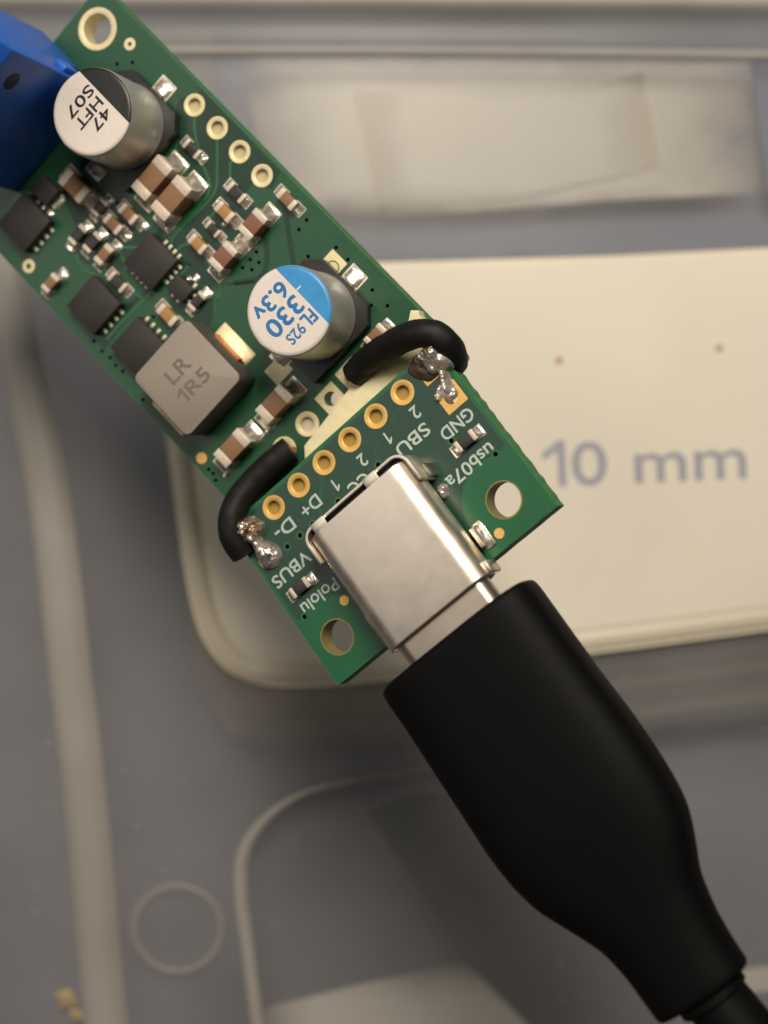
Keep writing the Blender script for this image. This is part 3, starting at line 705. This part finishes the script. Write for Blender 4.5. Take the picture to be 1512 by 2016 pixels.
for (s, x, y, hh, ww) in (('GND', 900, 835, 0.98, 2.75), ('2', 818, 812, 0.95, None), ('SBU', 813, 866, 0.98, 2.85), ('1', 765, 861, 0.95, None), ('2', 714, 906, 0.95, None), ('CC', 707, 953, 0.98, 1.75),
                          ('1', 662, 954, 0.95, None), ('D+', 612, 996, 0.98, 1.75), ('D-', 561, 1041, 0.98, 1.75), ('VBUS', 574, 1121, 0.98, 3.6), ('usb07a', 926, 917, 0.98, 4.15), ('Pololu', 630, 1174, 0.98, 3.45)):
    p = UB(x, y); put('lettering', text_mesh(s, hh * 0.94, ww and ww * 0.97, 0.005, 'lettering', bold=0.02), M_SILK, ucb, (p.x, p.y, 0.022))
vv = []; ff = []; v2 = []; f2 = []
for (x, y) in ((566, 1076), (591, 1054), (616, 1032), (666, 987), (600, 1214), (889, 868), (720, 945), (700, 963), (732, 941), (976, 894), (745, 915)):
    p = UB(x, y); n = 12
    k = len(vv); vv += [(p.x + 0.17 * math.cos(2 * math.pi * i / n), p.y + 0.17 * math.sin(2 * math.pi * i / n), 0.036) for i in range(n)]; ff.append(tuple(range(k, k + n)))
    k = len(v2); v2 += [(p.x + 0.33 * math.cos(2 * math.pi * i / n), p.y + 0.33 * math.sin(2 * math.pi * i / n), 0.032) for i in range(n)]; f2.append(tuple(range(k, k + n)))
put('via', mesh_from(vv, ff, 'via'), M_HOLE, ucb)['kind'] = 'stuff'
put('via_land', mesh_from(v2, f2, 'via_land'), M_TRACE, ucb)['kind'] = 'stuff'
vv = []; ff = []
for path, wd in (([(635, 938), (633, 965), (632, 1005), (640, 1020)], 0.3), ([(745, 872), (738, 890), (752, 905), (778, 902)], 0.16), ([(690, 893), (705, 880), (725, 868)], 0.14), ([(790, 800), (770, 830)], 0.16), ([(590, 980), (640, 1000)], 0.16)):
    strip([(q.x, q.y) for q in catmull([UB(x, y) for x, y in path], 6)], wd, 0.026, vv, ff)
put('copper_trace', mesh_from(vv, ff, 'copper_trace'), mat('usb_trace_dark', (20, 74, 52), 0.32, spec=0.45), ucb)['kind'] = 'stuff'
P2(usb, UB, 916, 868, 'x', 1.62, 0.82, 0.5, M_RES, 'resistor', band=0.2, sl=0.5, solder=(1, 1.6))
P2(usb, UB, 589, 1157, 'x', 1.62, 0.82, 0.5, M_RES, 'resistor', band=0.2, sl=0.45, solder=(0.9, 1.4))

M_FILLU = mat('adhesive_in_hole', (150, 124, 52), 0.55, var=0.12, scale=2)
for p in row[1:7]: put('hole_adhesive', lathe([(0, -0.32), (0.3, -0.33), (0.5, -0.30)], 20, 'hole_adhesive'), M_FILLU, ucb, (p.x, p.y, 0))
M_FR4 = mat('laminate_wall', (122, 112, 62), 0.6, var=0.15, scale=3)
for p in mh: put('hole_wall', lathe([(1.225, -1.6), (1.205, -1.6), (1.205, 0.018), (1.31, 0.018), (1.31, 0.0)], 40, 'hole_wall'), M_FR4, ucb, (p.x, p.y, 0))
# --- steel socket
def obround_section(hw, hz, r, n=8):
    pts = []
    for cx2, cz2, a0 in ((hw - r, hz - r, 0), (-hw + r, hz - r, 90), (-hw + r, -hz + r, 180), (hw - r, -hz + r, 270)):
        for i in range(n + 1):
            a = math.radians(a0 + 90 * i / n); pts.append((cx2 + r * math.cos(a), cz2 + r * math.sin(a)))
    return pts
def shell(hw, hz, r, y0, y1, wall, name, lip=0.0):
    """hollow sheet-metal tube along +y, centred on x=0, z=0"""
    o_, i_ = obround_section(hw, hz, r), obround_section(hw - wall, hz - wall, max(0.1, r - wall)); n = len(o_)
    st = [(o_, y0, 0), (o_, y1 - 0.10, 0), (o_, y1 - 0.03, -0.015), (o_, y1, -0.05), (i_, y1, 0.04), (i_, y1 - 0.05, 0), (i_, y0, 0)]
    V = []; Fc = []
    for pts, y, gr in st:
        for (x, z) in pts:
            l_ = math.hypot(x, z); V.append((x + gr * x / l_, y, z + gr * z / l_))
    for k in range(len(st)):
        k2 = (k + 1) % len(st)
        for i in range(n):
            j = (i + 1) % n; Fc.append((k * n + i, k * n + j, k2 * n + j, k2 * n + i))
    bm = bmesh.new(); q = [bm.verts.new(v) for v in V]
    for f in Fc: bm.faces.new([q[t] for t in f])
    return bm_mesh(bm, name, True)
HZ = 1.63; zc = HZ + 0.02; xc = 10.22
y_back, y_front = 5.55, 15.05
sock = put('usb_socket', shell(4.47, HZ, 1.35, y_back, y_front, 0.20, 'usb_socket'), M_STEEL, usb, (xc, 0, zc))
sock['label'] = 'steel USB-C socket shell'
put('socket_core', box_mesh(7.6, 5.2, 2.4, 0.1, 2, -1.25, 'socket_core'), M_BLACK, sock, (0, y_back + 2.4, 0))
# rear shield: bent plate with open slots in front of it
def bent(path, z0, z1, th, name):
    P = [Vector(p) for p in path]; V = []; Fc = []
    for i, p in enumerate(P):
        d = (P[min(i + 1, len(P) - 1)] - P[max(i - 1, 0)]).normalized(); nr = Vector((-d.y, d.x)) * th / 2
        V += [(p.x + nr.x, p.y + nr.y, z0), (p.x - nr.x, p.y - nr.y, z0), (p.x - nr.x, p.y - nr.y, z1), (p.x + nr.x, p.y + nr.y, z1)]
    for i in range(len(P) - 1):
        a, b = 4 * i, 4 * i + 4
        for k in range(4): Fc.append((a + k, a + (k + 1) % 4, b + (k + 1) % 4, b + k))
    Fc += [(0, 1, 2, 3)[::-1], tuple(4 * (len(P) - 1) + k for k in range(4))]
    bm = bmesh.new(); q = [bm.verts.new(v) for v in V]
    for f in Fc: bm.faces.new([q[t] for t in f])
    bmesh.ops.bevel(bm, geom=bm.edges[:], offset=0.04, segments=2, affect='EDGES', profile=0.5)
    return bm_mesh(bm, name, True)
yb = y_back - 0.62
hw_ = 4.6
path = [(-hw_ - 0.02, yb + 2.4), (-hw_ - 0.02, yb + 0.9)] + [(-hw_ + 0.9 - 0.92 * math.cos(math.radians(a)), yb + 0.9 - 0.9 * math.sin(math.radians(a))) for a in range(15, 91, 15)] + \
       [(hw_ - 0.9 + 0.92 * math.sin(math.radians(a)), yb + 0.9 - 0.9 * math.cos(math.radians(a))) for a in range(0, 76, 15)] + [(hw_ + 0.02, yb + 0.9), (hw_ + 0.02, yb + 2.4)]
put('rear_shield', bent(path, -zc + 0.03, 1.22, 0.24, 'rear_shield'), M_STEEL, sock)
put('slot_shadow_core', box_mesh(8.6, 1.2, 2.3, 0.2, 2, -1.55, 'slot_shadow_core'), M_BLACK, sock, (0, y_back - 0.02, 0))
for x in (-1.9, 3.0):
    put('bridge_tab', box_mesh(1.15, 0.85, 0.24, 0.05, 2, 0, 'bridge_tab'), M_STEEL, sock, (x, y_back - 0.28, HZ - 0.36))
# mounting legs, bent sheet standing in slots, with solder
for sx in (1, -1):
    for yy, ln in ((12.4, 1.5),):
        leg = put('mounting_leg', box_mesh(0.28, ln, 1.3, 0.06, 2, -zc - 0.6, 'mounting_leg'), M_STEEL2, sock, (sx * 4.72, yy, 0.2))
        put('leg_foot', box_mesh(0.75, ln + 0.5, 0.16, 0.05, 2, 0, 'leg_foot'), M_STEEL2, sock, (sx * 5.0, yy, -zc + 0.03))
        put('solder_joint', fillet_mesh(ln + 0.2, 0.55, 0.5, 3), M_SOLDER, sock, (sx * 4.86, yy, -zc + 0.1), 0 if sx > 0 else math.pi)
for sx in (1, -1): put('mounting_leg', box_mesh(0.24, 1.1, 1.7, 0.06, 2, -zc - 0.6, 'mounting_leg'), mat('dull_steel', (120, 116, 104), 0.4, 0.9, var=0.2, scale=1.5), sock, (sx * 4.86, 6.7, 0.1))
put('front_lip', box_mesh(0.35, 0.9, 2.0, 0.1, 2, -1.3, 'front_lip'), M_STEEL2, sock, (-4.55, y_front - 0.47, 0))

# ================================================================== FOAM TAPE between the boards
inner = [(598, 878), (633, 835), (681, 775), (700, 752), (770, 690), (800, 650), (808, 632), (812, 612), (828, 612)]
ipts = [BB(x, y, 0.9) for x, y in inner]
outer = [U2B((0.4, 2.6, 0)), U2B((10, 2.6, 0)), U2B((15.2, 2.6, 0))]
tp = [(q.x, q.y) for q in ipts] + [(W - 0.1, ipts[-1].y - 0.3), (W - 0.1, 0.6)] + [(q.x, max(0.2, q.y - 1.2)) for q in outer]
NU = Matrix(RB).transposed() @ Matrix(RU).col[2]; P0 = U2B((0, 0, -1.62))
def tape_top(x, y): return max(0.25, P0.z - (NU.x * (x - P0.x) + NU.y * (y - P0.y)) / NU.z)
vec = [Vector((p[0], p[1], 0)) for p in tp]; tris = tessellate_polygon([vec]); bm = bmesh.new()
tv = [bm.verts.new((p[0], p[1], tape_top(*p))) for p in tp]; bv = [bm.verts.new((p[0], p[1], 0.024)) for p in tp]
for t in tris: bm.faces.new([tv[i] for i in t]); bm.faces.new([bv[i] for i in t][::-1])
for i in range(len(tp)):
    j = (i + 1) % len(tp); bm.faces.new((bv[i], bv[j], tv[j], tv[i]))
bmesh.ops.recalc_face_normals(bm, faces=bm.faces)
tape = put('foam_tape', bm_mesh(bm, 'foam_tape'), M_TAPE); tape.matrix_world = MB_
tag(tape, 'cream foam tape joining the small board to the long board', 'tape')

# ================================================================== WIRES
def wire(name, pts, label, bare0, bare1):
    root = empty(name, MB_); tag(root, label, 'wire')
    P = [BB(x, y, z) for x, y, z in pts]
    put('insulation', tube(P, 0.98, 'insulation', 24, 10, True, 0.05), M_WIRE, root)
    for k, (bp, material) in enumerate((bare0, bare1)):
        Q = [BB(x, y, z) for x, y, z in bp]
        for s in range(5):
            a = s * 1.257; off = [Vector((math.cos(a + i * .5), math.sin(a + i * .5), 0.4 * math.cos(a))) * (0.26 if s else 0) for i in range(len(Q))]
            put('strand', tube([q + o_ for q, o_ in zip(Q, off)], 0.13, 'strand', 8, 5), material, root)
    return root
wire('ground_wire', [(697, 738, 1.0), (722, 712, 1.6), (765, 682, 3.0), (812, 660, 4.4), (850, 658, 4.7), (878, 676, 4.3), (891, 697, 3.2), (893, 716, 2.0)], 'black insulated wire arching to the GND corner pad',
     ([(697, 738, 1.0), (693, 740, 0.3), (692, 740, -0.9)], M_COPPER), ([(878, 676, 4.3), (866, 690, 4.2), (852, 712, 3.9)], M_SOLDER))
wire('supply_wire', [(572, 884, 1.25), (545, 905, 1.5), (505, 942, 1.8), (472, 982, 2.3), (456, 1020, 2.8), (459, 1058, 2.8), (480, 1090, 2.3)], 'black insulated wire bent to the VBUS corner pad',
     ([(560, 893, 1.35), (573, 884, 0.9), (565, 884, -0.9)], M_COPPER), ([(459, 1045, 2.9), (472, 1042, 3.3), (488, 1048, 3.0)], M_COPPER))

# ================================================================== SOLDER JOINTS of the wires (height fields on the USB board)
def solder_blob(bumps, label, seed, amp, material, extent=0.25, res=0.05):
    """bumps: (px, py, radius, height) or capsules (px, py, px2, py2, radius, height) in USB board space"""
    B = []
    for b in bumps:
        if len(b) == 4: p = UB(b[0], b[1], b[3] * 0.6); B.append((p.x, p.y, p.x, p.y, b[2], b[3]))
        else:
            p = UB(b[0], b[1], b[5] * 0.6); q = UB(b[2], b[3], b[5] * 0.6); B.append((p.x, p.y, q.x, q.y, b[4], b[5]))
    x0 = min(min(b[0], b[2]) - b[4] for b in B) - extent; x1 = max(max(b[0], b[2]) + b[4] for b in B) + extent
    y0 = min(min(b[1], b[3]) - b[4] for b in B) - extent; y1 = max(max(b[1], b[3]) + b[4] for b in B) + extent
    nx_ = int((x1 - x0) / res); ny_ = int((y1 - y0) / res); H = {}
    for j in range(ny_ + 1):
        for i in range(nx_ + 1):
            x, y = x0 + i * res, y0 + j * res; acc = 0.0
            for (ax_, ay, bx_, by, r, h) in B:
                dx, dy = bx_ - ax_, by - ay; l2 = dx * dx + dy * dy
                t = 0 if l2 == 0 else max(0, min(1, ((x - ax_) * dx + (y - ay) * dy) / l2))
                d = math.hypot(x - ax_ - dx * t, y - ay - dy * t) * (1 + 0.16 * noise.noise(Vector((x * 1.6, y * 1.6, seed + 9))))
                if d < r: acc += (h * math.sqrt(1 - (d / r) ** 2)) ** 4
            z = acc ** 0.25
            if z > 0: z += amp * (noise.noise(Vector((x * 2.2, y * 2.2, seed))) + 0.6 * noise.noise(Vector((x * 5.1, y * 5.1, seed + 3)))) * min(1, z / 0.4)
            H[i, j] = z
    V = []; idx = {}; Fc = []
    for j in range(ny_):
        for i in range(nx_):
            c = [(i, j), (i + 1, j), (i + 1, j + 1), (i, j + 1)]
            if max(H[k] for k in c) <= 0.0: continue
            f = []
            for k in c:
                if k not in idx: idx[k] = len(V); V.append((x0 + k[0] * res, y0 + k[1] * res, max(0.02, H[k] + 0.02)))
                f.append(idx[k])
            Fc.append(f)
    o = put('solder_joint', mesh_from(V, Fc, 'solder_joint', True), material, usb)
    o['label'] = label
    return o
M_SOLD2 = mat('solder_shiny', (244, 238, 230), 0.30, 0.6, var=0.05, scale=1.0, rvar=0.12, col2=(120, 104, 96))
M_SOLD3 = mat('solder_dull', (206, 196, 190), 0.34, 0.7, var=0.12, scale=1.1, rvar=0.12, col2=(128, 116, 112))
M_FLUX = mat('burnt_flux', (74, 58, 50), 0.35, var=0.25, scale=1.5)
solder_blob([(838, 718, 1.1, 0.45), (822, 725, 0.7, 0.3)], 'brown burnt flux around the GND solder', 6.2, 0.06, M_FLUX)
solder_blob([(845, 700, 0.85, 1.25), (862, 700, 0.85, 1.55), (853, 688, 0.75, 1.7), (828, 706, 0.55, 0.95), (868, 722, 879, 766, 0.36, 0.8), (884, 772, 0.55, 0.4), (866, 762, 862, 785, 0.2, 0.4), (876, 712, 0.55, 1.1), (850, 722, 0.5, 0.95)], 'lumpy shiny solder over the GND pads', 1.7, 0.19, M_SOLD2, res=0.04)
solder_blob([(480, 1040, 0.85, 1.25), (494, 1042, 0.75, 1.1), (470, 1046, 0.5, 1.0), (484, 1052, 0.7, 1.05)], 'tangle of copper strands and solder on the upper VBUS pad', 3.4, 0.34, mat('solder_over_copper', (232, 212, 190), 0.28, 0.8, var=0.1, scale=1.6, rvar=0.12, col2=(120, 82, 58)))
solder_blob([(490, 1052, 514, 1082, 0.42, 0.85), (527, 1096, 0.95, 0.75), (519, 1087, 0.75, 0.8), (496, 1058, 0.55, 0.95)], 'dull solder dome on the lower VBUS pad', 4.4, 0.10, M_SOLD3, res=0.04)

solder_blob([(868, 964, 0.42, 0.5), (872, 974, 0.34, 0.4)], 'small bright solder bump beside the socket', 8.8, 0.08, M_SOLD2, res=0.04)

# ================================================================== USB CABLE
cab = empty('usb_cable', MU)
tag(cab, 'black USB-C cable with rounded rubber plug pushed into the steel socket', 'cable')
put('plug_shell', shell(3.98, 1.05, 0.95, 9.5, 18.6, 0.3, 'plug_shell'), M_STEEL2, cab, (xc, 0, zc))
Lp = [(757, 1353), (821, 1447), (906, 1577), (971, 1677), (1000, 1716), (1021, 1742), (1066, 1787), (1146, 1837), (1191, 1867), (1236, 1917), (1266, 1960), (1296, 2002)]
Rp = [(1048, 1146), (1106, 1227), (1171, 1317), (1236, 1402), (1281, 1467), (1316, 1522), (1341, 1567), (1356, 1607), (1366, 1657), (1376, 1722), (1406, 1792), (1440, 1850), (1478, 1907)]
Lu = [UB(x, y, zc) for x, y in Lp]; Ru_ = [UB(x, y, zc) for x, y in Rp]
def interp(pts, y):
    pts = sorted(pts, key=lambda p: p.y)
    if y <= pts[0].y: return pts[0].x
    for a, b in zip(pts, pts[1:]):
        if a.y <= y <= b.y: return a.x + (b.x - a.x) * (y - a.y) / (b.y - a.y)
    return pts[-1].x + (pts[-1].x - pts[-2].x) / (pts[-1].y - pts[-2].y) * (y - pts[-1].y) * 0.3
ys0 = max(Lu[0].y, Ru_[0].y) * 0.5 + min(Lu[0].y, Ru_[0].y) * 0.5; ys1 = 0.5 * (Lu[-1].y + Ru_[-1].y)
NS = 46; n = 48; V = []; Fc = []
stations = [(ys0, 0.86), (ys0 + 0.03, 0.92), (ys0 + 0.15, 0.965), (ys0 + 0.4, 0.99)] + [(ys0 + 0.8 + (ys1 - ys0 - 1.2) * i / NS, 1.0) for i in range(NS + 1)] + [(ys1 - 0.2, 0.99), (ys1 - 0.05, 0.96), (ys1, 0.90)]
def sm_interp(pts, y): return sum(interp(pts, y + d) for d in (-0.4, 0, 0.4)) / 3
prof_mid = []
for (y, k) in stations:
    a, b = sm_interp(Lu, y), sm_interp(Ru_, y); c = (a + b) / 2; hw = abs(a - b) / 2
    hz = 3.15 + (2.55 - 3.15) * sstep(ys0 + 12, ys1 - 2, y); t = (y - ys0) / (ys1 - ys0); ex = 3.3 - 0.9 * sstep(0.5, 1.0, t)
    prof_mid.append((c, y))
    for i in range(n):
        an = 2 * math.pi * i / n; co, si = math.cos(an), math.sin(an)
        x = math.copysign(abs(co) ** (2 / ex), co) * (hw - (1 - k) * 3.0); z = math.copysign(abs(si) ** (2 / ex), si) * (hz - (1 - k) * 3.0)
        V.append((c + x, y, z))
m = len(stations)
for s in range(m - 1):
    for i in range(n):
        j = (i + 1) % n; Fc.append((s * n + i, s * n + j, (s + 1) * n + j, (s + 1) * n + i))
Fc += [tuple(range(n)), tuple((m - 1) * n + i for i in range(n))[::-1]]
bm = bmesh.new(); q = [bm.verts.new(v) for v in V]
for f in Fc: bm.faces.new([q[t] for t in f])
put('plug_overmold', bm_mesh(bm, 'plug_overmold', True), M_RUBBER, cab, (0, 0, zc))
# cable: leaves the plug, sags to the lid outside the picture
ce = Vector((prof_mid[-1][0] - 0.35, ys1, zc)); MUi = MU.inverted()
def W2U(v): return (MUi @ (Vector(v) * S)) / S
wend = MU @ (ce * S) / S; d0 = (Matrix(RU) @ Vector((0, 1, 0)))
pts = [ce - Vector((0, 2.0, 0)), ce, ce + Vector((-0.3, 5, 0))] + [W2U(wend + Vector((d0.x * t, d0.y * t, 0)) + Vector((0, 0, zz - wend.z))) for t, zz in ((12, wend.z + 1.0), (24, wend.z - 5), (36, wend.z - 16), (46, 7.0), (58, 2.0), (72, 0.7), (92, 0.5))]
put('cord', tube(pts, 2.05, 'cord', 24, 8, True, 0.06), M_RUBBER, cab)
nubs = [(ce.x - 2.25, 0.9), (ce.x + 2.0, -0.4)]
put('strain_relief', lathe([(2.1, 0), (2.35, 0.05), (2.35, 0.5), (2.1, 0.7)], 20, 'strain_relief'), M_RUBBER, cab, (ce.x, ys1 + 0.1, zc)).rotation_euler = (math.radians(-90), 0, 0)
